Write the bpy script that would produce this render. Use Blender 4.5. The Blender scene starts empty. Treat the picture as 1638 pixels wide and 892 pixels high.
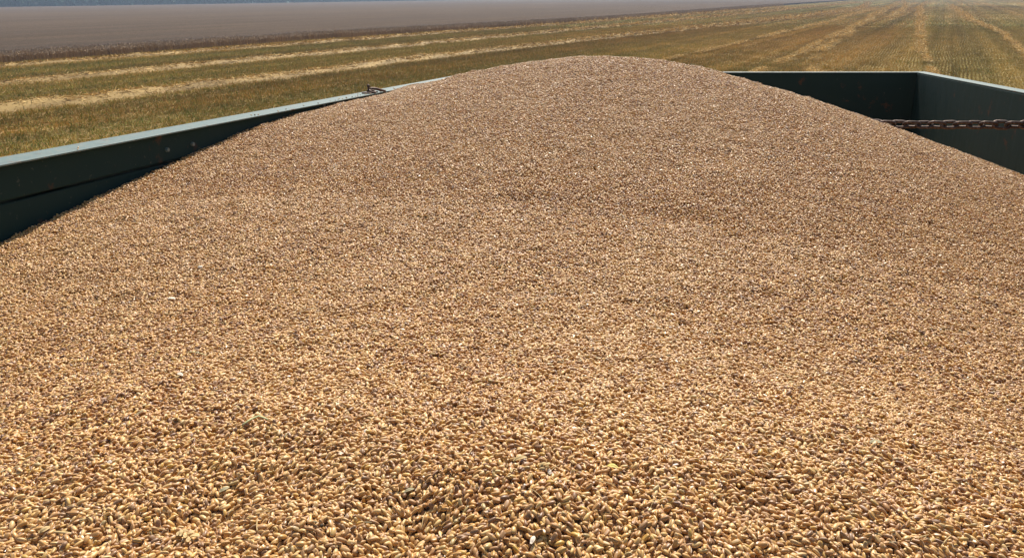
import bpy, bmesh, math, random
import numpy as np
from mathutils import Vector, Matrix, Euler
rng = np.random.default_rng(7); random.seed(7)
sc = bpy.context.scene
COL = sc.collection

# ------------------------------------------------------------------ camera
CAM_H = 3.2
TH = math.atan(451 / 1214.0); RO = math.radians(0.5)
F = Vector((0, math.cos(TH), -math.sin(TH))); U0 = Vector((0, math.sin(TH), math.cos(TH))); R0 = Vector((1, 0, 0))
UP = U0 * math.cos(RO) + R0 * math.sin(RO); RT = R0 * math.cos(RO) - U0 * math.sin(RO)
cam = bpy.data.cameras.new('camera'); cam.sensor_width = 36; cam.lens = 36 * 1214 / 1638
cam.clip_start = 0.02; cam.clip_end = 6000
co = bpy.data.objects.new('camera', cam); COL.objects.link(co)
co.matrix_world = Matrix(((RT.x, UP.x, -F.x, 0), (RT.y, UP.y, -F.y, 0), (RT.z, UP.z, -F.z, CAM_H), (0, 0, 0, 1)))
sc.camera = co

# ------------------------------------------------------------------ sky, sun, exposure
SUN_EL = math.radians(49); SUN_AZ = math.radians(9.5)      # azimuth clockwise from +Y
wd = bpy.data.worlds.new('World'); sc.world = wd; wd.use_nodes = True
nt = wd.node_tree; nt.nodes.clear()
sky = nt.nodes.new('ShaderNodeTexSky'); sky.sky_type = 'NISHITA'; sky.sun_disc = False
sky.sun_elevation = SUN_EL; sky.sun_rotation = SUN_AZ; sky.dust_density = 1.6
bg = nt.nodes.new('ShaderNodeBackground'); bg.inputs[1].default_value = 0.09
wo = nt.nodes.new('ShaderNodeOutputWorld'); nt.links.new(sky.outputs[0], bg.inputs[0]); nt.links.new(bg.outputs[0], wo.inputs[0])
sun = bpy.data.lights.new('sun', 'SUN'); sun.energy = 5.0; sun.angle = math.radians(0.53); sun.color = (1.0, 0.93, 0.82)
so = bpy.data.objects.new('sun', sun); COL.objects.link(so)
S = Vector((math.sin(SUN_AZ) * math.cos(SUN_EL), math.cos(SUN_AZ) * math.cos(SUN_EL), math.sin(SUN_EL)))
so.rotation_euler = S.to_track_quat('Z', 'Y').to_euler(); so.location = (0, 0, 30)
sc.view_settings.view_transform = 'Standard'; sc.view_settings.look = 'None'
sc.view_settings.gamma = 1; sc.view_settings.use_curve_mapping = False
sc.view_settings.exposure = 0.42
sc.render.engine = 'CYCLES'
sc.cycles.max_bounces = 6; sc.cycles.diffuse_bounces = 3; sc.cycles.volume_bounces = 0

# ------------------------------------------------------------------ helpers
def link(o, parent=None):
    COL.objects.link(o)
    if parent is not None: o.parent = parent
    return o
def tag(o, label=None, cat=None, group=None, kind=None):
    if label: o['label'] = label
    if cat: o['category'] = cat
    if group: o['group'] = group
    if kind: o['kind'] = kind
    return o
def mesh(name, v, f, mat=None, parent=None, smooth=False, linked=True):
    me = bpy.data.meshes.new(name); me.from_pydata(v, [], f); me.update()
    if mat: me.materials.append(mat)
    if smooth: me.shade_smooth()
    o = bpy.data.objects.new(name, me)
    if linked: link(o, parent)
    return o
def bobj(name, bm, mat, parent=None, smooth=False):
    me = bpy.data.meshes.new(name); bm.to_mesh(me); bm.free()
    me.materials.append(mat)
    if smooth: me.shade_smooth()
    return link(bpy.data.objects.new(name, me), parent)
def box(bm, a, b, bev=0.0):
    m = Matrix.Translation([(a[i] + b[i]) / 2 for i in range(3)]) @ Matrix.Diagonal([abs(b[i] - a[i]) for i in range(3)] + [1])
    r = bmesh.ops.create_cube(bm, size=1, matrix=m)
    if bev: bmesh.ops.bevel(bm, geom=list({e for v in r['verts'] for e in v.link_edges}), offset=bev, segments=2, affect='EDGES', profile=.5)
def boxo(name, a, b, mat, parent, bev=0.004):
    bm = bmesh.new(); box(bm, a, b, bev); return bobj(name, bm, mat, parent)
def tube(pts, radii, n=6, closed=False):
    """swept tube, returns verts, faces"""
    pts = [Vector(p) for p in pts]; V = []; Fc = []; k = len(pts)
    for i, p in enumerate(pts):
        t = (pts[(i + 1) % k] - pts[i - 1]) if closed else (pts[min(i + 1, k - 1)] - pts[max(i - 1, 0)])
        t.normalize(); q = t.to_track_quat('Z', 'Y')
        r = radii if not hasattr(radii, '__len__') else radii[i]
        rx, ry = r if hasattr(r, '__len__') else (r, r)
        for j in range(n):
            a = 2 * math.pi * j / n
            V.append(p + q @ Vector((rx * math.cos(a), ry * math.sin(a), 0)))
    for i in range(k if closed else k - 1):
        for j in range(n):
            a = i * n + j; b = i * n + (j + 1) % n; c = ((i + 1) % k) * n + (j + 1) % n; d = ((i + 1) % k) * n + j
            Fc.append((a, b, c, d))
    if not closed: Fc += [tuple(range(n))[::-1], tuple((k - 1) * n + j for j in range(n))]
    return [tuple(v) for v in V], Fc

class NT:
    def __init__(s, name):
        s.m = bpy.data.materials.new(name); s.m.use_nodes = True; s.t = s.m.node_tree; s.p = s.t.nodes['Principled BSDF']; s.out = s.t.nodes['Material Output']
    def n(s, ty, inp=None, **kw):
        nd = s.t.nodes.new('ShaderNode' + ty)
        for k, v in kw.items(): setattr(nd, k, v)
        for k, v in (inp or {}).items():
            if isinstance(v, bpy.types.NodeSocket): s.t.links.new(v, nd.inputs[k])
            else: nd.inputs[k].default_value = v
        return nd
    def ramp(s, fac, stops, mode='LINEAR'):
        r = s.t.nodes.new('ShaderNodeValToRGB'); r.color_ramp.interpolation = mode; e = r.color_ramp.elements
        while len(e) < len(stops): e.new(0.5)
        for el, (p, c) in zip(e, stops):
            el.position = p; el.color = (c if hasattr(c, '__len__') else (c, c, c))[:3] + (1,) if hasattr(c, '__len__') else (c, c, c, 1)
        s.t.links.new(fac, r.inputs[0]); return r.outputs[0]
    def noise(s, vec, scale, detail=4, rough=.55, dist=0):
        i = {'Scale': scale, 'Detail': detail, 'Roughness': rough, 'Distortion': dist}
        if vec is not None: i['Vector'] = vec
        return s.n('TexNoise', i).outputs['Fac']
    def mix(s, fac, a, b, bt='MIX'):
        nd = s.t.nodes.new('ShaderNodeMix'); nd.data_type = 'RGBA'; nd.blend_type = bt
        for k, v in ((0, fac), (6, a), (7, b)):
            if isinstance(v, bpy.types.NodeSocket): s.t.links.new(v, nd.inputs[k])
            else: nd.inputs[k].default_value = v if k == 0 else tuple(v)[:3] + (1,)
        return nd.outputs[2]
    def set(s, **kw):
        for k, v in kw.items():
            k = {'col': 'Base Color', 'rough': 'Roughness', 'metal': 'Metallic', 'spec': 'Specular IOR Level', 'normal': 'Normal'}[k]
            if isinstance(v, bpy.types.NodeSocket): s.t.links.new(v, s.p.inputs[k])
            else: s.p.inputs[k].default_value = (tuple(v) + (1,)) if k == 'Base Color' else v
        return s
    def bump(s, h, strength=.3, dist=.01):
        return s.n('Bump', {'Height': h, 'Strength': strength, 'Distance': dist}).outputs[0]
    def coord(s, which='Object'): return s.n('TexCoord').outputs[which]
    def rnd(s): return s.n('ObjectInfo').outputs['Random']

def m_kernel():
    t = NT('wheat_kernel_skin'); r = t.rnd()
    c = t.ramp(r, [(0, (.13, .055, .020)), (.06, (.27, .120, .038)), (.18, (.43, .196, .044)), (.40, (.57, .285, .060)), (.58, (.63, .333, .066)), (.73, (.72, .42, .108)), (.88, (.83, .565, .225)), (.94, (.70, .40, .045)), (1, (.42, .32, .12))])
    v = t.noise(t.coord(), 320, 2)
    c = t.mix(t.ramp(v, [(.3, .35), (.7, 0)]), c, (.30, .14, .045))
    cr_ = t.n('Attribute', attribute_name='crease').outputs['Fac']
    c = t.mix(cr_, c, (.22, .10, .035))
    big = t.n('NewGeometry').outputs['Position']
    dust = t.ramp(t.noise(big, 3.2, 4, .6), [(.42, 0), (.68, .30)])
    c = t.mix(dust, c, (.64, .415, .165))
    deep = t.ramp(t.noise(big, 7.5, 3, .6), [(.34, .14), (.5, 0)])
    c = t.mix(deep, c, (.33, .155, .05))
    rr = t.n('MapRange', {'Value': t.n('Math', {0: r, 1: 7.13}, operation='MULTIPLY').outputs[0], 'To Min': .36, 'To Max': .58, 'From Max': 7.13})
    w = t.n('Math', {0: t.n('Math', {0: r, 1: 37.7}, operation='MULTIPLY').outputs[0]}, operation='FRACT').outputs[0]
    rough = t.n('MapRange', {'Value': w, 'To Min': .38, 'To Max': .58}).outputs[0]
    t.t.nodes.remove(rr)
    t.p.inputs['Sheen Weight'].default_value = .9; t.p.inputs['Sheen Roughness'].default_value = .28; t.p.inputs['Sheen Tint'].default_value = (1, .86, .77, 1)     # fine bran dust
    return t.set(col=c, rough=rough, spec=.75).m
def m_heap():
    t = NT('packed_grain'); co_ = t.coord()
    n = t.n('TexVoronoi', {'Vector': co_, 'Scale': 230.0})
    c = t.ramp(n.outputs['Distance'], [(0, (.52, .28, .095)), (.8, (.30, .145, .05))])
    return t.set(col=c, rough=.6, normal=t.bump(n.outputs['Distance'], .8, .003)).m
def m_plain(name, c0, c1, rough=.7, scale=300, spec=.15):
    t = NT(name); v = t.noise(t.coord(), scale, 3)
    return t.set(col=t.ramp(v, [(.3, c0), (.7, c1)]), rough=rough, spec=spec).m
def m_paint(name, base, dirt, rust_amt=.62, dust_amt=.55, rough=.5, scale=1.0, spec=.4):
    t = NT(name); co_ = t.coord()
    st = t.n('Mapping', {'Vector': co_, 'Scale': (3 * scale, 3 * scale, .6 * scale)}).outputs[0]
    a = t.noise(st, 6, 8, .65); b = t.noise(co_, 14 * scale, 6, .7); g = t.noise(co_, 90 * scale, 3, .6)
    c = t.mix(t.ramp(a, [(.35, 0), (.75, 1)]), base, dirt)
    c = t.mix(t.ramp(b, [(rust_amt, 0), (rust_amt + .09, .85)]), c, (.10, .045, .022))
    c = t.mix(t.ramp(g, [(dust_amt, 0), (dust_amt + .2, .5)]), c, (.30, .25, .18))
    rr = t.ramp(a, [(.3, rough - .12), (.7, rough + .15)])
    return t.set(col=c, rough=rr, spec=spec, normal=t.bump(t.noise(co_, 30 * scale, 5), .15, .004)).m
def m_rust():
    t = NT('rusty_iron'); co_ = t.coord(); n = t.noise(co_, 160, 5, .7)
    return t.set(col=t.ramp(n, [(.3, (.045, .028, .022)), (.55, (.105, .065, .048)), (.75, (.34, .27, .23))]), rough=.6, metal=.5, normal=t.bump(n, .5, .001)).m
ROW = math.radians(28.5)                                   # drill rows, clockwise from +Y
def row_coord(t, sx, sy):
    g = t.n('NewGeometry').outputs['Position']
    r = t.n('VectorRotate', {'Vector': g, 'Angle': ROW}, rotation_type='Z_AXIS').outputs[0]
    return t.n('Mapping', {'Vector': r, 'Scale': (sx, sy, 1)}).outputs[0], g
def swaths(t):
    a, _ = row_coord(t, .55, .006); b, _ = row_coord(t, .11, .003)
    return t.ramp(t.noise(a, 1, 4, .65), [(.36, 0), (.64, 1)]), t.ramp(t.noise(b, 1, 3, .6), [(.4, 0), (.6, 1)])
def m_field():
    t = NT('stubble_soil'); rc, g = row_coord(t, 1, .06)
    rows = t.noise(rc, 2.2, 5, .7); fine = t.noise(t.n('Mapping', {'Vector': g, 'Scale': (1, 1, 1)}).outputs[0], 5, 6, .75); big = t.noise(g, .045, 4, .6)
    f1, f2 = swaths(t)
    c = t.mix(t.ramp(big, [(.35, 0), (.62, 1)]), (.165, .135, .034), (.235, .165, .050))
    c = t.mix(f2, c, (.22, .15, .055))
    c = t.mix(t.mix(.5, f1, rows, 'MULTIPLY'), c, (.38, .275, .11))
    c = t.mix(t.ramp(fine, [(.32, .55), (.55, 0)]), c, (.065, .052, .018))
    return t.set(col=c, rough=.95, spec=.03, normal=t.bump(fine, .6, .06)).m
def m_vcol(name, rough=.75, spec=.1, rand=.25, sw=False):
    t = NT(name); a = t.n('Attribute', attribute_name='tint').outputs['Color']
    c = t.mix(t.ramp(t.rnd(), [(0, rand), (1, 0)]), a, (.10, .075, .03))
    if sw:
        f1, f2 = swaths(t); c = t.mix(f2, c, t.mix(1.0, c, (1.08, .90, .80), 'MULTIPLY')); c = t.mix(f1, t.mix(1.0, c, (.75, .74, .68), 'MULTIPLY'), t.mix(1.0, c, (1.3, 1.22, 1.12), 'MULTIPLY'))
    return t.set(col=c, rough=rough, spec=spec).m
def m_crop():
    t = NT('ripe_wheat_stand'); rc, g = row_coord(t, .35, .035)
    a = t.mix(.32, t.noise(g, 2.4, 8, .85), t.noise(rc, 1, 6, .75)); b = t.noise(row_coord(t, .05, .012)[0], 1, 4, .65)
    c = t.ramp(a, [(.34, (.055, .038, .025)), (.66, (.205, .148, .103))])
    c = t.mix(t.ramp(b, [(.40, 0), (.60, .5)]), c, (.10, .076, .058))
    return t.set(col=c, rough=.95, spec=.02, normal=t.bump(a, 1.0, .35)).m
def m_leaves():
    t = NT('far_foliage')
    return t.set(col=t.ramp(t.noise(t.n('NewGeometry').outputs['Position'], .25, 4), [(.3, (.022, .080, .060)), (.7, (.045, .12, .075))]), rough=.7, spec=.2).m

M = dict(kernel=m_kernel(), heap=m_heap(), field=m_field(), stub=m_vcol('stubble_straw', sw=True), ears=m_vcol('wheat_ears'), straw=m_vcol('windrow_straw', .75, .12, .0), crop=m_crop(), leaves=m_leaves(), rust=m_rust(),
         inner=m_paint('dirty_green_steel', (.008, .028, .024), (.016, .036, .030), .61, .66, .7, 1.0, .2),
         rail=m_paint('worn_rail_paint', (.105, .165, .155), (.155, .19, .175), .60, .52, .55, 1.5),
         outer=m_paint('green_body_paint', (.03, .10, .06), (.05, .10, .07)),
         steel=m_plain('chassis_steel', (.03, .03, .03), (.06, .055, .05), .6, 20), rubber=m_plain('tyre_rubber', (.018, .018, .018), (.03, .028, .025), .85, 30),
         husk=m_plain('dry_husk', (.42, .29, .12), (.62, .46, .24)), green=m_plain('greenish_straw', (.36, .38, .16), (.58, .58, .32)), dark=m_plain('dark_stalk', (.05, .04, .025), (.11, .08, .05)),
         pale=m_plain('pale_chip', (.60, .50, .38), (.78, .70, .58)), grey=m_plain('grey_leaf', (.24, .21, .12), (.38, .33, .20)), yellow=m_plain('yellow_husk', (.62, .50, .12), (.75, .64, .25)))

# ------------------------------------------------------------------ the setting: field, crop, wood
GX = 1700
o = mesh('field', [(-GX, -GX, 0), (GX, -GX, 0), (GX, GX, 0), (-GX, GX, 0)], [(0, 1, 2, 3)], M['field']); tag(o, kind='structure')

def scatter(name, P, Rot, Scl, idx, sources, mat=None, parent=None):
    """one object whose points carry copies of the source meshes (geometry nodes)"""
    me = bpy.data.meshes.new(name); n = len(P); me.vertices.add(n); me.vertices.foreach_set('co', np.asarray(P, np.float32).ravel())
    for nm, ty, d in (('rot', 'FLOAT_VECTOR', Rot), ('scl', 'FLOAT_VECTOR', Scl)):
        me.attributes.new(nm, ty, 'POINT').data.foreach_set('vector', np.asarray(d, np.float32).ravel())
    me.attributes.new('idx', 'INT', 'POINT').data.foreach_set('value', np.asarray(idx, np.int32))
    me.update(); ob = link(bpy.data.objects.new(name, me), parent)
    g = bpy.data.node_groups.new(name + '_spread', 'GeometryNodeTree')
    g.interface.new_socket('Geometry', in_out='INPUT', socket_type='NodeSocketGeometry'); g.interface.new_socket('Geometry', in_out='OUTPUT', socket_type='NodeSocketGeometry')
    N = g.nodes.new; L = g.links.new
    gi = N('NodeGroupInput'); go = N('NodeGroupOutput'); ip = N('GeometryNodeInstanceOnPoints'); ti = N('GeometryNodeGeometryToInstance')
    for s_ in reversed(sources):
        oi = N('GeometryNodeObjectInfo'); oi.transform_space = 'ORIGINAL'; oi.inputs['Object'].default_value = s_; oi.inputs['As Instance'].default_value = False
        L(oi.outputs['Geometry'], ti.inputs[0])
    def attr(nm, ty):
        a = N('GeometryNodeInputNamedAttribute'); a.data_type = ty; a.inputs['Name'].default_value = nm; return a.outputs['Attribute']
    e2r = N('FunctionNodeEulerToRotation'); L(attr('rot', 'FLOAT_VECTOR'), e2r.inputs[0])
    L(gi.outputs[0], ip.inputs['Points']); L(ti.outputs[0], ip.inputs['Instance']); ip.inputs['Pick Instance'].default_value = True
    L(attr('idx', 'INT'), ip.inputs['Instance Index']); L(e2r.outputs[0], ip.inputs['Rotation']); L(attr('scl', 'FLOAT_VECTOR'), ip.inputs['Scale'])
    L(ip.outputs[0], go.inputs[0])
    md = ob.modifiers.new('spread', 'NODES'); md.node_group = g
    return ob

def blades(n, base, dirs, length, width, tint, mat, name, linked=False, parent=None, bend=0.0):
    """n flat tapered blades as one mesh; tint is a per-blade colour"""
    base = np.asarray(base, float); dirs = np.asarray(dirs, float); dirs /= np.linalg.norm(dirs, axis=1)[:, None]
    side = np.cross(dirs, rng.normal(size=(n, 3))); side /= np.linalg.norm(side, axis=1)[:, None] + 1e-9
    length = np.broadcast_to(length, (n,))[:, None]; width = np.broadcast_to(width, (n,))[:, None]
    tip = base + dirs * length
    if np.any(bend): tip[:, 2] -= np.broadcast_to(bend, (n,)) * length[:, 0]
    V = np.stack([base - side * width / 2, base + side * width / 2, tip + side * width / 3, tip - side * width / 3], 1).reshape(-1, 3)
    me = bpy.data.meshes.new(name); me.vertices.add(4 * n); me.vertices.foreach_set('co', V.astype(np.float32).ravel())
    me.loops.add(4 * n); me.loops.foreach_set('vertex_index', np.arange(4 * n, dtype=np.int32))
    me.polygons.add(n); me.polygons.foreach_set('loop_start', np.arange(0, 4 * n, 4, dtype=np.int32))
    me.update(calc_edges=True)
    ca = me.color_attributes.new('tint', 'FLOAT_COLOR', 'POINT')
    ca.data.foreach_set('color', np.repeat(np.c_[tint, np.ones(n)], 4, 0).astype(np.float32).ravel())
    me.materials.append(mat); ob = bpy.data.objects.new(name, me)
    if linked: link(ob, parent)
    return ob

def pick(cols, n, w=None, jit=.15):
    c = np.array(cols)[rng.choice(len(cols), n, p=w)]
    return c * (1 + rng.uniform(-jit, jit, (n, 1)))

# stubble: 1.4 m patches of cut stalks, weeds and fallen straw, laid along the rows
def stub_patch(weed):
    n = 330; b = np.c_[np.round(rng.uniform(-.7, .7, n) / .14) * .14 + rng.normal(0, .018, n), rng.uniform(-.72, .72, n), np.zeros(n)]
    d = np.c_[rng.normal(0, .22, n), rng.normal(0, .22, n), np.ones(n)]; L = rng.uniform(.07, .16, n); w = rng.uniform(.006, .012, n)
    t = pick([(.55, .40, .125), (.44, .31, .08), (.66, .50, .18)], n)
    m = int(150 * weed); bw = np.c_[rng.uniform(-.7, .7, (m, 2)), np.zeros(m)]
    dw = np.c_[rng.normal(0, .6, (m, 2)), rng.uniform(.4, 1, m)]; Lw = rng.uniform(.05, .16, m); ww = rng.uniform(.008, .02, m)
    tw = pick([(.15, .24, .035), (.22, .28, .05), (.32, .28, .06)], m)
    k = 70; bk = np.c_[rng.uniform(-.7, .7, (k, 2)), rng.uniform(.01, .09, k)]; dk = np.c_[rng.normal(0, 1, (k, 2)), rng.normal(0, .12, k)]
    tk = pick([(.52, .41, .21), (.44, .33, .15)], k)
    return blades(n + m + k, np.r_[b, bw, bk], np.r_[d, dw, dk], np.r_[L, Lw, rng.uniform(.1, .3, k)], np.r_[w, ww, rng.uniform(.006, .012, k)], np.r_[t, tw, tk], M['stub'], 'stubble_patch')
patches = [stub_patch(w) for w in (2.8, 2.2, 1.1, 1.5, .3)]
rd = np.array([math.sin(ROW), math.cos(ROW)]); rn = np.array([-math.cos(ROW), math.sin(ROW)])     # along the rows, and to their left
# crop edge and other lines are given as distance left of the row line through the trailer
SP, SK = [], []
for step, d0, d1_, k in ((1.3, 9, 95, 1.0), (3.2, 88, 240, 2.5), (8.0, 225, 620, 6.0)):
    a_, b_ = np.meshgrid(np.arange(4, d1_ + 5, step), np.arange(-d1_, 45.0, step), indexing='ij')
    Q = (a_[..., None] * rd + b_[..., None] * rn).reshape(-1, 2); Q = Q + rng.uniform(-.12, .12, Q.shape) * step
    az = np.degrees(np.arctan2(Q[:, 0], Q[:, 1])); dist = np.hypot(*Q.T)
    q = (az > -44) & (az < 46) & (Q[:, 1] > 9) & (dist < d1_) & (dist >= d0) & (rng.random(len(Q)) < np.clip((d1_ - dist) / (d1_ * .12), 0, 1)) 
    SP.append(Q[q]); SK.append(np.full(q.sum(), k))
P = np.concatenate(SP); SK = np.concatenate(SK); lat = P @ rn; n = len(P)
wz = np.sin(P[:, 0] * .11 + 2) + np.sin(P[:, 1] * .07 + P[:, 0] * .05) + rng.normal(0, .7, n) + np.clip((lat - 12) * .09, -2.2, 1.2)
idx = np.clip(np.round(2.2 - wz), 0, 4).astype(int)
o = scatter('stubble', np.c_[P, np.full(n, .002)], np.c_[np.zeros((n, 2)), -ROW + rng.choice([0, math.pi], n)], np.c_[SK, SK, rng.uniform(.8, 1.2, n)], idx, patches)
tag(o, 'short cut stubble with green weeds covering the field', 'stubble', kind='stuff')

# windrows of threshed straw
def windrow(pts, width, height, dens, label, group=None, cat='straw windrow', name='straw_windrow', gap=0.0):
    pts = np.array(pts, float); seg = np.linalg.norm(np.diff(pts, axis=0), axis=1); cum = np.r_[0, np.cumsum(seg)]; T = cum[-1]
    ks = np.linspace(0, T, max(6, int(T / 1.2))); cx = np.interp(ks, cum, pts[:, 0]); cy = np.interp(ks, cum, pts[:, 1])
    wob = np.cumsum(rng.normal(0, .05, len(ks))); wob -= np.linspace(0, wob[-1], len(ks))
    tg = np.gradient(np.c_[cx, cy], axis=0); tg /= np.linalg.norm(tg, axis=1)[:, None]; nr = np.c_[-tg[:, 1], tg[:, 0]]
    cx += nr[:, 0] * wob; cy += nr[:, 1] * wob
    wv = width * (1 + .25 * np.sin(ks * .9 + 1) * rng.uniform(.3, 1, len(ks))); hv = height * rng.uniform(.7, 1.2, len(ks))
    prof = np.array([-.5, -.36, -.15, .1, .33, .5]); ph = np.array([-.01, .55, 1, .95, .5, -.01])
    V = np.stack([np.c_[cx + nr[:, 0] * q * wv, cy + nr[:, 1] * q * wv, hv * h * rng.uniform(.75, 1.1, len(ks)) if h > 0 else np.full(len(ks), -.02)] for q, h in zip(prof, ph)], 1)
    nv = len(prof); Fc = [(i * nv + j, i * nv + j + 1, (i + 1) * nv + j + 1, (i + 1) * nv + j) for i in range(len(ks) - 1) for j in range(nv - 1)]
    root = bpy.data.objects.new(name, None); root.location = (cx[0], cy[0], 0); link(root); tag(root, label, cat, group)
    off = np.array([cx[0], cy[0], 0])
    if height > .1:
        bo = mesh('packed_straw', (V.reshape(-1, 3) - off).tolist(), Fc, None, root, True)
        ca = bo.data.color_attributes.new('tint', 'FLOAT_COLOR', 'POINT'); ca.data.foreach_set('color', np.c_[pick([(.24, .155, .05), (.36, .24, .085)], len(V) * nv), np.ones(len(V) * nv)].astype(np.float32).ravel())
        bo.data.materials.append(M['straw'])
    n = int(T * dens); u = rng.uniform(0, T, n) if not gap else None
    if gap:
        u = rng.uniform(0, T, n * 3); u = u[(np.sin(u * .8) + np.sin(u * .31 + 2) + rng.normal(0, .5, len(u))) > gap][:n]; n = len(u)
    # nearer straw is laid denser than far straw
    d0 = np.hypot(pts[0, 0], pts[0, 1]); u = np.sort(u)
    x = np.interp(u, ks, cx); y = np.interp(u, ks, cy); nx = np.interp(u, ks, nr[:, 0]); ny = np.interp(u, ks, nr[:, 1]); ww = np.interp(u, ks, wv); hh = np.interp(u, ks, hv)
    q = np.clip(rng.normal(0, .24, n), -.62, .62); z = hh * np.clip(1 - (q / .5) ** 2, 0, 1) * rng.uniform(.75, 1.15, n) + (.015 if height > .1 else .10)
    dist = np.hypot(x, y); wdt = np.clip(dist * (.0005 if height > .1 else .0003), .008, .06); ln = rng.uniform(.15, .42, n) * np.clip(dist / 45, 1, 3)
    d = np.c_[rng.normal(0, 1, (n, 2)), rng.normal(0, .25, n)]
    B = np.c_[x + nx * q * ww, y + ny * q * ww, z] - d / np.linalg.norm(d, axis=1)[:, None] * ln[:, None] / 2 - off
    s = blades(n, B, d, ln, wdt * rng.uniform(.8, 1.4, n), pick([(.62, .42, .15), (.52, .33, .11), (.72, .52, .21), (.24, .135, .045)], n, [.34, .22, .30, .14] if height > .1 else [.4, .12, .45, .03], jit=.25), M['straw'], 'loose_straw', True, root)
    s['kind'] = 'stuff'
    return root
ext = lambda p, q, k: (p[0] + (p[0] - q[0]) * k, p[1] + (p[1] - q[1]) * k)
w1 = [(-15.7, 23.7), (-12.9, 28.3), (-9.0, 35.0), (-3.1, 45.7), (9.6, 66.2), (35.5, 104.6), (75, 172), (129, 290)]
w2 = [(-20.8, 31.8), (-17.1, 37.9), (-14.4, 43.0), (13.0, 89.8), (55.4, 163.9), (130, 300)]
w3 = [(-26.0, 40.4), (-21.5, 47.9), (-17.4, 54.8), (15.9, 110.5), (71.4, 207)]
for w, wd_, h, dn, lb in ((w1, 1.6, .24, 150, 'wide golden straw windrow running closest past the trailer side board'), (w2, 1.4, .22, 90, 'golden straw windrow in the middle between two others on the green stubble'), (w3, 1.1, .20, 80, 'thin golden straw windrow along the foot of the standing wheat')):
    windrow([ext(w[0], w[1], 2.2)] + w, wd_, h, dn, lb)
windrow([(9.0, 30.6), (11.3, 35.2), (20, 52), (30.1, 71.7), (48, 107), (82, 174), (140, 290)], .55, .09, 170, 'broken pale straw trail slanting away beyond the trailer headboard', gap=-.5, cat='straw trail', name='straw_trail')
windrow([(3.5, 33.0), (9.2, 42.9), (23.8, 69.2), (40, 98), (75, 165)], .35, .06, 110, 'faint narrow straw trail that comes out from behind the grain heap', gap=-.2, cat='straw trail', name='straw_trail')
windrow([(16.6, 30.5), (19.2, 35.7), (30, 57), (75.9, 147.4), (150, 290)], .40, .08, 140, 'golden straw trail running straight away from the far trailer corner', gap=-.4, cat='straw trail', name='straw_trail')
windrow([(24, 36.0), (28.5, 43.9), (38.5, 62.1), (60, 104), (110, 200)], .3, .07, 90, 'pale straw trail out beyond the trailer side rail with the chain', gap=0, cat='straw trail', name='straw_trail')
windrow([(12.2, 31.5), (13.9, 35.9), (17.9, 45.7), (30, 70)], .7, .06, 120, 'patchy scatter of straw just beyond the middle of the trailer headboard', gap=.3, cat='straw trail', name='straw_trail')
windrow([(52, 110), (90, 185), (190, 390)], .6, .08, 60, 'distant pale straw trail far out on the stubble', gap=-.5, cat='straw trail', name='straw_trail')

# standing wheat: one solid stand, its edge and top roughened by stalks
CH = .5
edge = [(-88.0, -55.0), (-27.9, 42.8), (-16.5, 65.2), (16.0, 113.4), (78.0, 234.2), (330, 690)]
def crop_stand():
    V = []; Fc = []; E = []
    for (x0, y0), (x1, y1) in zip(edge[:-1], edge[1:]):
        k = max(2, int(math.hypot(x1 - x0, y1 - y0) / 3))
        E += [(x0 + (x1 - x0) * i / k, y0 + (y1 - y0) * i / k) for i in range(k)]
    E.append(edge[-1]); offs = [0.8, .9, 1.8, 6, 25, 80, 200, 385]
    for (x, y) in E:
        for j, f_ in enumerate(offs):
            V.append((x + rn[0] * f_, y + rn[1] * f_, -.02 if j == 0 else CH * .97 + random.uniform(-.025, .025)))
    m = len(offs)
    for i in range(len(E) - 1):
        for j in range(m - 1): Fc.append((i * m + j, (i + 1) * m + j, (i + 1) * m + j + 1, i * m + j + 1))
    return mesh('wheat_crop', V, Fc, M['crop'], None, False), E
o, E = crop_stand(); tag(o, 'greyish brown standing wheat beyond the windrows', 'wheat', kind='stuff')
def crop_patch():
    n = 420; b = np.c_[rng.uniform(-.8, .8, (n, 2)), np.zeros(n)]; d = np.c_[rng.normal(0, .12, (n, 2)), np.ones(n)]
    t = pick([(.42, .28, .14), (.52, .35, .18), (.32, .21, .11)], n); L = rng.normal(CH * .95, .05, n)
    d /= np.linalg.norm(d, axis=1)[:, None]
    tip = b + d * (L - .05)[:, None]; de = np.c_[rng.normal(.2, .5, (n, 2)), rng.normal(.3, .5, n)]
    te = pick([(.44, .32, .21), (.36, .26, .17), (.50, .37, .25)], n)
    return blades(2 * n, np.r_[b, tip], np.r_[d, de], np.r_[L, rng.uniform(.08, .15, n)], np.r_[np.full(n, .010), np.full(n, .022)], np.r_[t, te], M['ears'], 'wheat_patch')
cps = [crop_patch() for _ in range(3)]
E = np.array([e for e in E if e[1] > 25 and e[1] < 240]); pp = []
for off, step in ((.45, .8), (1.2, .9)):
    L_ = np.r_[0, np.cumsum(np.linalg.norm(np.diff(E, axis=0), axis=1))]; u = np.arange(0, L_[-1] if off < 8 else 110, step) + rng.uniform(0, 1)
    q = np.c_[np.interp(u, L_, E[:, 0]), np.interp(u, L_, E[:, 1])] + rn * off; pp.append(q + rng.uniform(-.22, .22, q.shape) * step)
pp = np.concatenate(pp); n = len(pp)
o = scatter('wheat_stalks', np.c_[pp, np.zeros(n)], np.c_[np.zeros((n, 2)), rng.uniform(0, 6.28, n)], np.c_[np.ones((n, 2)) * 1.05, rng.uniform(.92, 1.1, n)], rng.integers(0, 3, n), cps)
tag(o, 'ripe wheat stalks and ears at the edge of the standing crop', 'wheat', kind='stuff')

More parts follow.
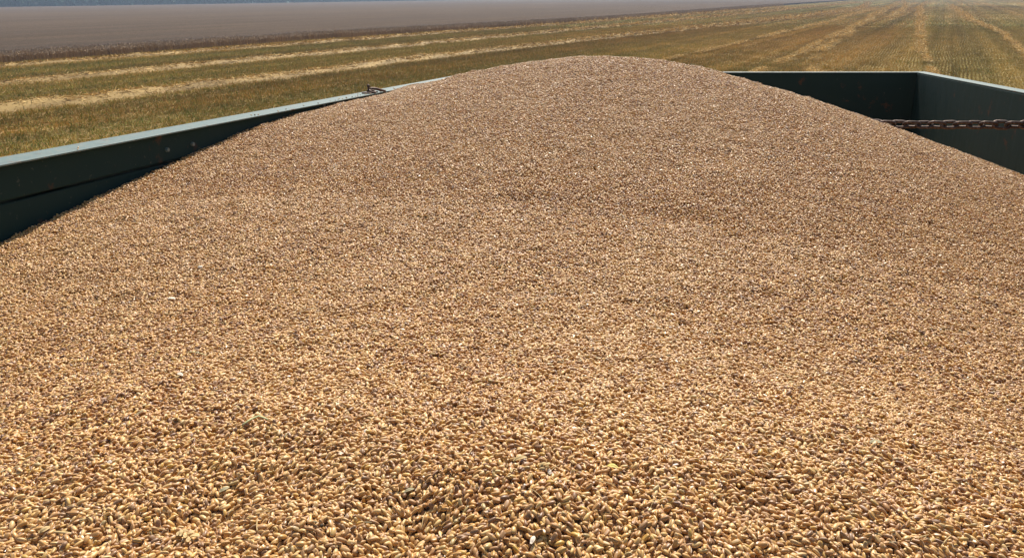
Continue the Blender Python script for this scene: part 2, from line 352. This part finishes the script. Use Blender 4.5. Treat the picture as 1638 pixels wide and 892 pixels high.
# the far wood: leaf clumps through the crowns of a belt of trees, trunks below
def far_wood():
    line = [(-520, 190), (-262, 372), (-190, 500), (-115, 660), (60, 1000)]; V = []; Fc = []
    pts = np.array(line, float); cum = np.r_[0, np.cumsum(np.linalg.norm(np.diff(pts, axis=0), axis=1))]
    for u in np.arange(0, cum[-1], 5.0):
        for rowi in range(3):
            x = np.interp(u, cum, pts[:, 0]) + random.uniform(-3, 3) - rowi * 6; y = np.interp(u, cum, pts[:, 1]) + random.uniform(-3, 3) + rowi * 9
            h = random.uniform(6, 12); r = random.uniform(2.6, 4.4)
            b = len(V); V += [(x - .25, y, -.1), (x + .25, y, -.1), (x, y + .3, -.1), (x, y, h * .6)]; Fc += [(b, b + 1, b + 3), (b + 1, b + 2, b + 3), (b + 2, b, b + 3)]
            for k in range(60):
                a = random.uniform(0, 6.28); q = random.random() ** .5; zz = random.uniform(.06, 1)
                rr = r * q * math.sin(math.pi * min(.95, max(.2, zz))) ** .5; c = Vector((x + rr * math.cos(a), y + rr * math.sin(a), zz * h)); s = random.uniform(.7, 1.5); b = len(V)
                for _ in range(4): V.append(tuple(c + Vector([random.gauss(0, s) for _ in range(3)])))
                Fc += [(b, b + 1, b + 2), (b, b + 2, b + 3), (b, b + 3, b + 1)]
    return mesh('distant_wood', V, Fc, M['leaves'])
tag(far_wood(), 'bluish far wood behind the standing wheat', 'wood', kind='stuff')

# ------------------------------------------------------------------ the trailer (its frame: x across, y along, z up; origin level with the camera)
tr = Matrix(((.972, .234, -.003), (-.234, .971, .043), (.013, -.041, .999)))
rt = Vector((tr[0][0], tr[1][0], tr[2][0])).normalized(); d1 = Vector((tr[0][1], tr[1][1], tr[2][1])); d1 = (d1 - rt * d1.dot(rt)).normalized(); nn = rt.cross(d1)
TM = Matrix(((rt.x, d1.x, nn.x, 0), (rt.y, d1.y, nn.y, 0), (rt.z, d1.z, nn.z, CAM_H), (0, 0, 0, 1)))
WL, WR, SB, SN, ZR, ZF = -1.26, 1.12, 4.545, -.34, -.22, -1.72         # inner left, right, far, near, rim, floor
trailer = bpy.data.objects.new('grain_trailer', None); link(trailer); trailer.matrix_world = TM
tag(trailer, 'dark green steel farm trailer with worn pale rails, filled with wheat', 'trailer')
T_ = .045
def wall(ax, pos, out, a, b, seams):
    """boards stacked down one wall; ax 0 = side wall at x=pos, 1 = end wall at y=pos; out = +-1"""
    zs = [ZR - .0046] + seams + [ZF]
    for i in range(len(zs) - 1):
        z1, z0 = zs[i], zs[i + 1] + .005
        off = 0 if i == 0 else .006
        p0, p1 = pos + out * off, pos + out * T_
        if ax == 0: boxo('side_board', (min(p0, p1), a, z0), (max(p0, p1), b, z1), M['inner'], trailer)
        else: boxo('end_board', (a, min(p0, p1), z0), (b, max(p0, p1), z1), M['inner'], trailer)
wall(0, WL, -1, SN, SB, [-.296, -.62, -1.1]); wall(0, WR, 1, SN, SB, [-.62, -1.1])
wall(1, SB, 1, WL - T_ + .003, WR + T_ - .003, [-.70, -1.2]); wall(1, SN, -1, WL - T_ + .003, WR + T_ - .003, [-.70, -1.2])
boxo('top_rail', (-1.326, SN - .06, ZR - .004), (-1.243, SB + .06, ZR), M['rail'], trailer, .0012)
boxo('top_rail', (1.1205, SN - .06, ZR - .004), (1.172, SB + .06, ZR), M['rail'], trailer, .0012)
boxo('top_rail', (-1.2428, SB - .004, ZR - .0043), (1.1203, SB + .055, ZR - .0006), M['rail'], trailer, .0012)
boxo('top_rail', (-1.2428, SN - .055, ZR - .0043), (1.1203, SN + .008, ZR - .0006), M['rail'], trailer, .0012)
for x in (WL - T_ - .03, WR + T_ + .03):
    for y in (SN - .02, 1.3, 2.9, SB + .02): boxo('wall_post', (x - .029, y - .04, ZF - .1), (x + .029, y + .04, ZR - .032), M['outer'], trailer)
boxo('floor_plate', (WL - T_ + .01, SN - .04, ZF - .06), (WR + T_ - .01, SB + .04, ZF - .004), M['steel'], trailer)
for x in (-.55, .41): boxo('chassis_beam', (x - .06, SN - .1, ZF - .28), (x + .06, SB + .9, ZF - .062), M['steel'], trailer)
for y in (1.5, 2.7):
    zc = -CAM_H + .53 + .0425 * y
    boxo('axle', (WL + .02, y - .05, zc - .05), (WR - .02, y + .05, zc + .05), M['steel'], trailer)
    boxo('suspension_block', (-.62, y - .12, zc + .05), (.48, y + .12, ZF - .282), M['steel'], trailer)
    for x in (WL - .02, WR + .02):
        wh = bpy.data.objects.new('wheel', None); link(wh, trailer); wh.location = (x, y, zc)
        bm = bmesh.new(); R_, w2_ = .53, .14
        prof = [(-w2_, .30), (-w2_ - .01, .42), (-w2_ + .03, R_ - .02), (0, R_), (w2_ - .03, R_ - .02), (w2_ + .01, .42), (w2_, .30)]
        rings = [[bm.verts.new((px, pr * math.cos(a), pr * math.sin(a))) for a in [2 * math.pi * k / 32 for k in range(32)]] for px, pr in prof]
        for r0, r1 in zip(rings[:-1], rings[1:]):
            for k in range(32): bm.faces.new((r0[k], r0[(k + 1) % 32], r1[(k + 1) % 32], r1[k]))
        bobj('tyre', bm, M['rubber'], wh, True)
        bm = bmesh.new(); bmesh.ops.create_cone(bm, cap_ends=True, segments=28, radius1=.31, radius2=.24, depth=.2, matrix=Matrix.Rotation(math.pi / 2, 4, 'Y'))
        bobj('rim', bm, M['rail'], wh)
# two bolt heads on the inner face of the side board
for s_, z_ in ((1.62, -.262), (1.72, -.262), (2.46, -.231)):
    bm = bmesh.new(); bmesh.ops.create_cone(bm, cap_ends=True, segments=6, radius1=.006, radius2=.005, depth=.006, matrix=Matrix.Translation((WL + .003, s_, z_)) @ Matrix.Rotation(math.pi / 2, 4, 'Y'))
    bobj('bolt', bm, M['rail'], trailer)
# chain bracket on the side rail: plate, upright bolt with nut, lying hook and ring
br = bpy.data.objects.new('chain_bracket', None); link(br, trailer); br.location = (-1.265, 2.88, ZR); br.scale = (.5, .5, .55)
boxo('plate', (-.045, -.075, .0005), (.03, .075, .010), M['rust'], br, .002)
bm = bmesh.new()
bmesh.ops.create_cone(bm, cap_ends=True, segments=12, radius1=.008, radius2=.008, depth=.04, matrix=Matrix.Translation((-.015, -.005, .028)))
bmesh.ops.create_cone(bm, cap_ends=True, segments=6, radius1=.016, radius2=.016, depth=.014, matrix=Matrix.Translation((-.015, -.005, .0175)))
bmesh.ops.create_uvsphere(bm, u_segments=10, v_segments=6, radius=.013, matrix=Matrix.Translation((-.015, -.005, .05)))
bobj('bolt', bm, M['rust'], br)
v, f_ = tube([(-.015, -.005, .028), (.0, .03, .030), (.02, .07, .026), (.045, .11, .014), (.06, .15, .006), (.045, .17, .006)], [.010, .011, .010, .009, .008, .005], 8)
mesh('hook', v, f_, M['rust'], br, True)
v, f_ = tube([(.02 + .022 * math.cos(a), -.01 + .03 * math.sin(a), .014 - .008 * math.cos(a)) for a in [2 * math.pi * k / 14 for k in range(14)]], .006, 7, True)
mesh('ring', v, f_, M['rust'], br, True)
boxo('lashing_eye', (WR - .012, 2.82, -.335), (WR - .0005, 2.90, -.275), M['rust'], trailer, .003)

# rusty chain from the lashing eye across into the grain
ch = bpy.data.objects.new('chain', None); link(ch); ch.matrix_world = TM @ Matrix.Translation((WR, 2.86, -.305)); tag(ch, 'rusty link chain stretched from the side wall into the grain', 'chain')
hw, hl, wr = .0128, .0122, .0055
loop = [(hl + hw * math.cos(a), hw * math.sin(a), 0) for a in np.linspace(-math.pi / 2, math.pi / 2, 6)] + [(-hl - hw * math.cos(a), -hw * math.sin(a), 0) for a in np.linspace(-math.pi / 2, math.pi / 2, 6)]
v, f_ = tube(loop, wr, 7, True); lk = bpy.data.meshes.new('link'); lk.from_pydata(v, [], f_); lk.materials.append(M['rust']); lk.shade_smooth(); lk.update()
pitch = 2 * (hl + hw) - 2 * wr
for i in range(25):
    lo = bpy.data.objects.new('link', lk); link(lo, ch); x = -.018 - pitch * i
    z = -.006 * math.sin(min(1, -x / .62) * math.pi * .62) + (.0 if x > -.5 else -(x + .5) * .12)
    lo.location = (x, random.uniform(-.001, .001), z); lo.rotation_euler = ((.75 if i % 2 else -.82) + random.uniform(-.15, .15), random.uniform(-.06, .06), random.uniform(-.06, .06))

# ------------------------------------------------------------------ the grain heap
ctl = np.array([
    (-1.26, 1.117, -.365), (-1.26, 1.463, -.318), (-1.26, 1.697, -.289), (-1.26, 1.994, -.256), (-1.26, 2.38, -.240), (-1.26, 2.909, -.236), (-1.26, 3.505, -.228),
    (-1.26, .6, -.44), (-1.26, -.3, -.50), (-.97, 3.15, -.172), (-.78, 3.05, -.135), (-.604, 2.95, -.106), (-.441, 2.84, -.089), (-.26, 2.827, -.091), (-.13, 2.855, -.102),
    (.045, 2.885, -.139), (.177, 2.905, -.175), (.334, 2.948, -.223), (.471, 2.987, -.271), (.62, 3.014, -.332), (.74, 3.021, -.364), (.885, 2.995, -.418), (1.002, 2.968, -.455), (1.12, 2.916, -.494),
    (-.1, .30, -.315), (-.104, .425, -.293), (-.17, .709, -.330), (-.25, 1.036, -.336), (-.347, 1.442, -.288), (-.46, 1.923, -.222), (-.45, 2.4, -.150),
    (-.506, .63, -.338), (.144, .832, -.362), (.566, 1.388, -.440), (-.829, .694, -.392), (-.43, .33, -.322), (.227, .485, -.332), (.2, .3, -.35), (.5, .7, -.44), (.9, .9, -.56), (1.12, 1.6, -.60), (.75, 2.1, -.40), (.1, 2.1, -.24), (.2, 1.5, -.335),
    (-.85, 1.8, -.262), (-.9, 1.2, -.330), (-.9, 2.5, -.185), (1.12, .3, -.66), (1.12, -.3, -.66), (0, -.3, -.47), (-.35, 3.2, -.13), (-.4, 3.7, -.27), (-.4, 4.54, -.52), (-1.26, 4.1, -.34), (-1.26, 4.54, -.48), (.4, 3.7, -.44), (.5, 4.54, -.66), (1.12, 3.7, -.60), (1.12, 4.54, -.74)])
def tps(r2): return np.where(r2 > 1e-12, .5 * r2 * np.log(np.maximum(r2, 1e-12)), 0)
def tps_fit(c, lam=2e-4):
    n = len(c); d = ((c[:, None, :2] - c[None, :, :2]) ** 2).sum(-1); A = np.zeros((n + 3, n + 3)); A[:n, :n] = tps(d) + lam * np.eye(n)
    A[:n, n] = 1; A[:n, n + 1:] = c[:, :2]; A[n, :n] = 1; A[n + 1:, :n] = c[:, :2].T; return np.linalg.solve(A, np.r_[c[:, 2], 0, 0, 0])
W_ = tps_fit(ctl)
grid = rng.normal(size=(6, 64, 64))
def vnoise(x, y, k):
    g = grid[k]; xi = np.floor(x).astype(int); yi = np.floor(y).astype(int); fx = x - xi; fy = y - yi; fx = fx * fx * (3 - 2 * fx); fy = fy * fy * (3 - 2 * fy)
    a = g[xi % 64, yi % 64]; b = g[(xi + 1) % 64, yi % 64]; c = g[xi % 64, (yi + 1) % 64]; d = g[(xi + 1) % 64, (yi + 1) % 64]
    return (a * (1 - fx) + b * fx) * (1 - fy) + (c * (1 - fx) + d * fx) * fy
pits = [(-.155, .388, .026, -.013), (-.31, .380, .032, -.012), (-.06, .368, .022, -.010), (-.02, .432, .05, .006), (.03, .62, .05, -.004), (.22, .9, .06, -.004), (-.2, .80, .05, -.003)]
def H0(x, y):
    z = W_[-3] + W_[-2] * x + W_[-1] * y
    for i in range(len(ctl)): z = z + W_[i] * tps((x - ctl[i, 0]) ** 2 + (y - ctl[i, 1]) ** 2)
    return z
gx = np.linspace(WL, WR, 240); gy = np.linspace(SN, SB, 480); GXX, GYY = np.meshgrid(gx, gy, indexing='ij'); HG = H0(GXX, GYY)
def H(x, y):
    u = np.clip((x - WL) / (WR - WL) * 239, 0, 238.999); v = np.clip((y - SN) / (SB - SN) * 479, 0, 478.999); i = u.astype(int); j = v.astype(int); a = u - i; b = v - j
    z = (HG[i, j] * (1 - a) + HG[i + 1, j] * a) * (1 - b) + (HG[i, j + 1] * (1 - a) + HG[i + 1, j + 1] * a) * b
    fl = x * .8 + y * .35; at = np.clip((x - WL) / .3, 0, 1) * np.clip((WR - x) / .2, .2, 1)
    z = z + at * ( (.0010 * vnoise(x * 4.5, y * 4.5, 4)) + .0013 * vnoise(fl * 16, (y - x * .4) * 3.2, 5) * np.clip(.35 + x, .2, 1) + .0012 * vnoise(x * 9, y * 9, 0)) + .0016 * vnoise(x * 26, y * 26, 1) + .0011 * vnoise(x * 70, y * 70, 2)
    for px, py, r, h in pits: z = z + h * np.exp(-((x - px) ** 2 + (y - py) ** 2) / (2 * r * r))
    return z
heap = None
ZB = H(GXX, GYY) - .0035
V = np.stack([GXX, GYY, ZB], -1).reshape(-1, 3); nyy = len(gy)
ii, jj = np.meshgrid(np.arange(len(gx) - 1), np.arange(nyy - 1), indexing='ij'); q = (ii * nyy + jj).ravel()
Fq = np.c_[q, q + nyy, q + nyy + 1, q + 1].tolist(); Vl = V.tolist()
heap = bpy.data.objects.new('grain_heap', None); link(heap); heap.matrix_world = TM
tag(heap, 'rounded heap of golden tan wheat grain filling the trailer', 'grain heap')
cr = mesh('packed_grain', Vl, Fq, M['heap'], heap, True)

def kernel_mesh(sx, sy, sz, bendz, cut=1.0, wr=0.0):
    ns, nr = 10, 7; V = [(-.5 * sx, 0, bendz * -.3)]; Fc = []; cre = [.5]; rk = random.Random(int(sx * 1e6) + int(sy * 1e7))
    for i in range(1, nr):
        th = math.pi * i / nr; x = min(-.5 * math.cos(th) * sx, .5 * sx * cut); r = .5 * math.sin(th) ** .75 * (1 - .10 * math.cos(th))
        for j in range(ns):
            a = 2 * math.pi * j / ns; k = j == 7; e = 1 + wr * rk.uniform(-1, 1)
            V.append((x, r * sy * math.cos(a) * (.55 if k else e), r * sz * math.sin(a) * (.50 if k else e) + bendz * (math.sin(th) - .3))); cre.append(.75 if k else (.35 if i == 1 else 0))
    V.append((.5 * sx * cut, 0, bendz * -.3)); cre.append(.1 if cut == 1 else 0); e = len(V) - 1
    for j in range(ns): Fc.append((0, 1 + (j + 1) % ns, 1 + j)); Fc.append((e, 1 + (nr - 2) * ns + j, 1 + (nr - 2) * ns + (j + 1) % ns))
    for i in range(nr - 2):
        for j in range(ns): a = 1 + i * ns + j; b = 1 + i * ns + (j + 1) % ns; Fc.append((a, b, b + ns, a + ns))
    me = bpy.data.meshes.new('kernel'); me.from_pydata(V, [], Fc); me.materials.append(M['kernel']); me.shade_smooth(); me.update()
    me.attributes.new('crease', 'FLOAT', 'POINT').data.foreach_set('value', cre); return me
kms = [kernel_mesh(.0068, .0032, .0030, .0002, 1, .03), kernel_mesh(.0063, .0034, .0031, .0001, 1, .03), kernel_mesh(.0071, .0032, .0030, .0004, 1, .03), kernel_mesh(.0056, .0030, .0027, .0, 1, .06), kernel_mesh(.0066, .0034, .0031, .0003, 1, .02),
       kernel_mesh(.0064, .0026, .0022, .0004, 1, .14), kernel_mesh(.0066, .0035, .0031, .0, .25, .05)]

C3 = np.array([[RT.x, RT.y, RT.z], [UP.x, UP.y, UP.z], [F.x, F.y, F.z]]); T3 = np.array([[rt.x, d1.x, nn.x], [rt.y, d1.y, nn.y], [rt.z, d1.z, nn.z]])
def layer(sp, y0, y1, zoff, zj, keepf=1.0):
    xs = np.arange(WL + .003, WR - .003, sp); ys = np.arange(y0, y1, sp * .9); X, Y = np.meshgrid(xs, ys, indexing='ij'); X = X + (np.arange(len(ys)) % 2)[None] * sp * .5
    X = (X + rng.uniform(-.5, .5, X.shape) * sp).ravel(); Y = (Y + rng.uniform(-.5, .5, Y.shape) * sp).ravel()
    k = (X > WL + .003) & (X < WR - .003)
    if keepf < 1: k &= rng.random(len(X)) < keepf
    X, Y = X[k], Y[k]; cz = np.stack([X, Y, np.full(len(X), -.3)], 1) @ (C3 @ T3).T
    k = (np.abs(cz[:, 0]) < .70 * cz[:, 2] + 1.1) & (cz[:, 1] > -.46 * cz[:, 2] - .12) & (cz[:, 2] > .2)     # what this part of the trailer can show, with a step to the side
    X, Y = X[k], Y[k]; Z = H(X, Y) + zoff + rng.uniform(-zj, zj, len(X))
    return np.stack([X, Y, Z], 1)
PK = np.concatenate([layer(.0038, .18, 1.35, -.0022, .0008), layer(.0038, .18, 1.35, .0, .0012), layer(.0054, .18, 1.35, .0019, .0010, .76),
                     layer(.0043, 1.35, 3.5, -.0010, .0016), layer(.0066, 1.35, 3.5, .0022, .0012, .75), layer(.0075, 3.5, SB - .01, -.001, .001)])
ns_ = 46; ys_ = np.r_[rng.normal(2.95, .35, 34), rng.uniform(1.3, 3.6, 12)]
PK = np.r_[PK, np.c_[-1.245 - np.abs(rng.normal(0, .022, ns_)), ys_, np.full(ns_, ZR + .0016)]]
PK[-ns_:, 0] = np.clip(PK[-ns_:, 0], -1.318, -1.246)
n = len(PK); e_ = .004
gxs = (H(PK[:, 0] + e_, PK[:, 1]) - H(PK[:, 0] - e_, PK[:, 1])) / (2 * e_); gys = (H(PK[:, 0], PK[:, 1] + e_) - H(PK[:, 0], PK[:, 1] - e_)) / (2 * e_)
def rotm(ax, a):
    c, s = np.cos(a), np.sin(a); m = np.zeros((len(a), 3, 3)); i, j = [(1, 2), (2, 0), (0, 1)][ax]; m[:, ax, ax] = 1; m[:, i, i] = c; m[:, j, j] = c; m[:, i, j] = -s; m[:, j, i] = s; return m
# kernels lie every way, more of them along the flow where a slide ran down
flow = np.arctan2(gys, gxs); al = np.clip(vnoise(PK[:, 0] * 5, PK[:, 1] * 5, 3) * .5 + .35 + PK[:, 0] * .5, 0, .75)
yaw = np.where(rng.random(n) < al, flow + rng.normal(0, .45, n), rng.uniform(0, 2 * np.pi, n))
Nrm = np.stack([-gxs, -gys, np.ones(n)], 1); Nrm /= np.linalg.norm(Nrm, axis=1)[:, None]
tx = np.stack([np.ones(n), np.zeros(n), gxs], 1); tx /= np.linalg.norm(tx, axis=1)[:, None]; ty = np.cross(Nrm, tx); B3 = np.stack([tx, ty, Nrm], 2)
RM = B3 @ rotm(2, yaw) @ rotm(1, rng.normal(0, .45, n)) @ rotm(0, rng.uniform(0, 2 * np.pi, n))
EU = np.stack([np.arctan2(RM[:, 2, 1], RM[:, 2, 2]), -np.arcsin(np.clip(RM[:, 2, 0], -1, 1)), np.arctan2(RM[:, 1, 0], RM[:, 0, 0])], 1)
SC = rng.uniform(.78, 1.08, (n, 1)) * np.stack([np.ones(n), rng.uniform(.9, 1.1, n), rng.uniform(.9, 1.1, n)], 1); KI = rng.choice(7, n, p=[.22, .21, .17, .13, .15, .08, .04])
# the 300 kernels that show largest are parts of their own
cz = PK @ (C3 @ T3).T; vis = (np.abs(cz[:, 0]) < .672 * cz[:, 2]) & (cz[:, 1] > -.366 * cz[:, 2]); top = PK[:, 2] - H(PK[:, 0], PK[:, 1]) > .0006
top[-ns_:] = False; cand = np.where(vis & top)[0]; cand = cand[np.argsort(cz[cand, 2])]; big = cand[:300]
for i in big:
    k = bpy.data.objects.new('kernel', kms[KI[i]]); link(k, heap); k.location = PK[i]; k.rotation_euler = EU[i]; k.scale = SC[i]
rest = np.ones(n, bool); rest[big] = False
srcs = []
for me in kms: srcs.append(bpy.data.objects.new('kernel_source', me))
lg = scatter('loose_grain', PK[rest], EU[rest], SC[rest], KI[rest], srcs, parent=heap); lg['kind'] = 'stuff'
print('kernels', n)

# ------------------------------------------------------------------ bits of straw, husk and chaff on the grain
def on_heap(u, v):
    d = T3.T @ (C3.T @ np.array([(u - 819) / 1214, (446 - v) / 1214, 1.0])); t = .3
    for _ in range(4000):
        p = d * t
        if p[2] < float(H(np.array([p[0]]), np.array([p[1]]))[0]): break
        t += .002
    return p
def bit(name, uv, build, label, cat, yaw, size, mat, tilt=0.0, lift=.0022):
    p = on_heap(*uv); p[2] = float(H(np.array([p[0]]), np.array([p[1]]))[0]) + lift
    v, f_ = build(size); ob = mesh(name, [tuple(q) for q in v], f_, M[mat], None, True)
    ob.matrix_world = TM @ Matrix.Translation(p) @ Euler((tilt, 0, yaw)).to_matrix().to_4x4(); tag(ob, label, cat); return ob
def straw(L, r=.0009, bend=.12, kink=None):
    def f(sz):
        pts = []
        for i in range(9):
            t = i / 8 - .5; z = bend * L * (1 - 4 * t * t); y = 0 if kink is None else (abs(t - kink) * -L * .7)
            pts.append((t * L, y, z))
        return tube(pts, [(r * (1 - .3 * abs(i / 4 - 1)), r * .55) for i in range(9)], 6)
    return f
def husk(L, w, curl=.5):
    def f(sz):
        V = []; Fc = []; nu, nv = 9, 5
        for s_ in (0, 1):
            for i in range(nu):
                t = i / (nu - 1); ww = w * math.sin(math.pi * min(.97, .06 + t * .9)) ** .7
                for j in range(nv):
                    a = (j / (nv - 1) - .5) * 2 * 1.2; V.append(((t - .5) * L, math.sin(a) * ww / 2, math.cos(a) * ww * curl + .25 * L * (.25 - (t - .5) ** 2) - s_ * .0003))
        o_ = nu * nv
        for i in range(nu - 1):
            for j in range(nv - 1):
                a = i * nv + j; Fc.append((a, a + nv, a + nv + 1, a + 1)); Fc.append((o_ + a, o_ + a + 1, o_ + a + nv + 1, o_ + a + nv))
        rim = [i * nv for i in range(nu)] + [(nu - 1) * nv + j for j in range(1, nv)] + [i * nv + nv - 1 for i in range(nu - 2, -1, -1)] + [j for j in range(nv - 2, 0, -1)]
        for a, b in zip(rim, rim[1:] + rim[:1]): Fc.append((a, b, o_ + b, o_ + a))
        return V, Fc
    return f
def lump(L, w, h, seed):
    def f(sz):
        r = random.Random(seed); bm = bmesh.new(); bmesh.ops.create_icosphere(bm, subdivisions=2, radius=1)
        for v in bm.verts: v.co = Vector((v.co.x * L / 2, v.co.y * w / 2, v.co.z * h / 2)) * r.uniform(.78, 1.15)
        bm.verts.index_update(); V = [tuple(v.co) for v in bm.verts]; Fc = [tuple(x.index for x in f2.verts) for f2 in bm.faces]; bm.free(); return V, Fc
    return f
bit('straw_piece', (410, 675), straw(.020, .0012, .10, .12), 'bent pale green straw piece lying on the grain', 'straw', .5, 1, 'green', lift=.0035)
bit('stalk_piece', (45, 454), straw(.026, .0009, .06), 'thin dark stalk on the grain below the side board', 'stalk', .9, 1, 'dark', lift=.003)
bit('stalk_piece', (112, 407), straw(.022, .0009, .05), 'small dark stalk on the grain right under the side board', 'stalk', .75, 1, 'dark', lift=.003)
bit('pebble', (321, 431), lump(.008, .0075, .006, 3), 'round whitish pebble sitting on the grain', 'pebble', .3, 1, 'pale', lift=.003)
bit('husk', (275, 480), husk(.012, .006, .3), 'pale grey husk on the grain beside the whitish pebble', 'husk', .2, 1, 'pale')
bit('husk', (289, 604), husk(.010, .0045, .4), 'small white husk below the arched beard hair', 'husk', -.4, 1, 'pale', lift=.003)
bit('wheat_awn', (315, 571), straw(.032, .0006, .10), 'thin arched wheat beard hair lying over the kernels', 'awn', -.1, 1, 'green', lift=.0028)
bit('leaf_scrap', (360, 790), husk(.008, .0042, .3), 'grey green leaf scrap among the kernels', 'leaf scrap', 1.1, 1, 'grey', lift=.003)
bit('husk', (832, 742), husk(.011, .004, .6), 'curled straw coloured husk on the grain', 'husk', .7, 1, 'husk', lift=.003)
bit('husk', (980, 753), husk(.008, .004, .5), 'bright yellow husk on the grain', 'husk', -.2, 1, 'yellow', lift=.003)
bit('husk', (852, 873), husk(.008, .003, .4), 'slim white husk standing up between the kernels', 'husk', 1.5, 1, 'pale', .2, .004)
bit('straw_piece', (104, 860), straw(.015, .0013, .04), 'short thick cream straw stub on the grain', 'straw', .05, 1, 'husk', lift=.0032)
bit('husk', (73, 854), husk(.008, .004, .5), 'cream husk beside the short thick straw stub', 'husk', 1.3, 1, 'husk', .3, .003)
bit('straw_piece', (816, 582), straw(.013, .0009, .05), 'short thin cream straw splinter on the grain', 'straw', 1.2, 1, 'husk', lift=.003)
bit('leaf_scrap', (1400, 712), husk(.010, .006, .2), 'dull grey leaf scrap at the low side of the heap', 'leaf scrap', .2, 1, 'grey', lift=.003)
bit('husk', (655, 792), husk(.008, .0032, .4), 'flat grey green husk above a dark hollow in the grain', 'husk', .8, 1, 'grey', lift=.0028)
# a broken ear and a tuft of chaff: husks on a short stem
def ear(uv, n_, L, label, name, cat, yaw, mat):
    p = on_heap(*uv); p[2] = float(H(np.array([p[0]]), np.array([p[1]]))[0]) + .003
    root = bpy.data.objects.new(name, None); link(root); root.matrix_world = TM @ Matrix.Translation(p) @ Euler((0, 0, yaw)).to_matrix().to_4x4(); tag(root, label, cat)
    v, f_ = tube([(-L / 2, 0, 0), (0, .0005, .001), (L / 2, 0, .0005)], .0009, 6); mesh('stem', v, f_, M['husk'], root, True)
    hv, hf = husk(.0068, .0030, .55)(1); me = None
    for i in range(n_):
        if me is None: k = mesh('glume', hv, hf, M[mat], root, True); me = k.data
        else: k = link(bpy.data.objects.new('glume', me), root)
        t = i / max(1, n_ - 1) - .5; sd = 1 if i % 2 else -1
        k.location = (t * L, sd * .0016, .0012 + .0012 * (i % 3)); k.rotation_euler = (random.uniform(-.5, .5), -.25 + random.uniform(-.2, .2), sd * random.uniform(.3, .8)); k.scale = (random.uniform(.8, 1.15),) * 3
ear((300, 868), 8, .013, 'broken piece of wheat ear with pale glumes on the grain', 'wheat_ear', 'wheat ear', -.35, 'husk')
ear((872, 755), 4, .006, 'loose tuft of pale chaff near a curled husk', 'chaff_tuft', 'chaff', .6, 'husk')

# fine chaff, awns and splinters mixed all through the grain
def chaff_src(b, mt):
    v, f_ = b(1); me = bpy.data.meshes.new('chaff_bit'); me.from_pydata([tuple(q) for q in v], [], f_); me.materials.append(M[mt]); me.shade_smooth(); return bpy.data.objects.new('chaff_bit', me)
cs = [chaff_src(straw(.013, .0005, .05), 'husk'), chaff_src(straw(.020, .00035, .10), 'husk'), chaff_src(husk(.006, .0024, .5), 'husk'), chaff_src(straw(.008, .0008, .02), 'grey'), chaff_src(lump(.0026, .0026, .0024, 5), 'dark'), chaff_src(husk(.005, .003, .3), 'pale')]
cf = layer(.030, .2, 3.3, .0028, .0008, .55); nc = len(cf)
o = scatter('chaff', cf, np.c_[rng.normal(0, .25, (nc, 2)), rng.uniform(0, 6.28, nc)], np.repeat(rng.uniform(.6, 1.15, nc), 3).reshape(-1, 3), rng.choice(6, nc, p=[.26, .2, .22, .12, .12, .08]), cs, parent=heap); o['kind'] = 'stuff'

# ------------------------------------------------------------------ air
t = NT('thin_haze'); t.t.nodes.remove(t.p); pv = t.n('VolumePrincipled', {'Color': (.62, .78, 1.0, 1), 'Density': .0006, 'Anisotropy': 0.1}); t.t.links.new(pv.outputs[0], t.out.inputs['Volume'])
bm = bmesh.new(); box(bm, (-GX - 15, -GX - 15, -1.0), (GX + 15, GX + 15, 19.0)); hz = bobj('haze', bm, t.m); tag(hz, 'thin bluish summer haze over the fields', 'haze', kind='stuff')
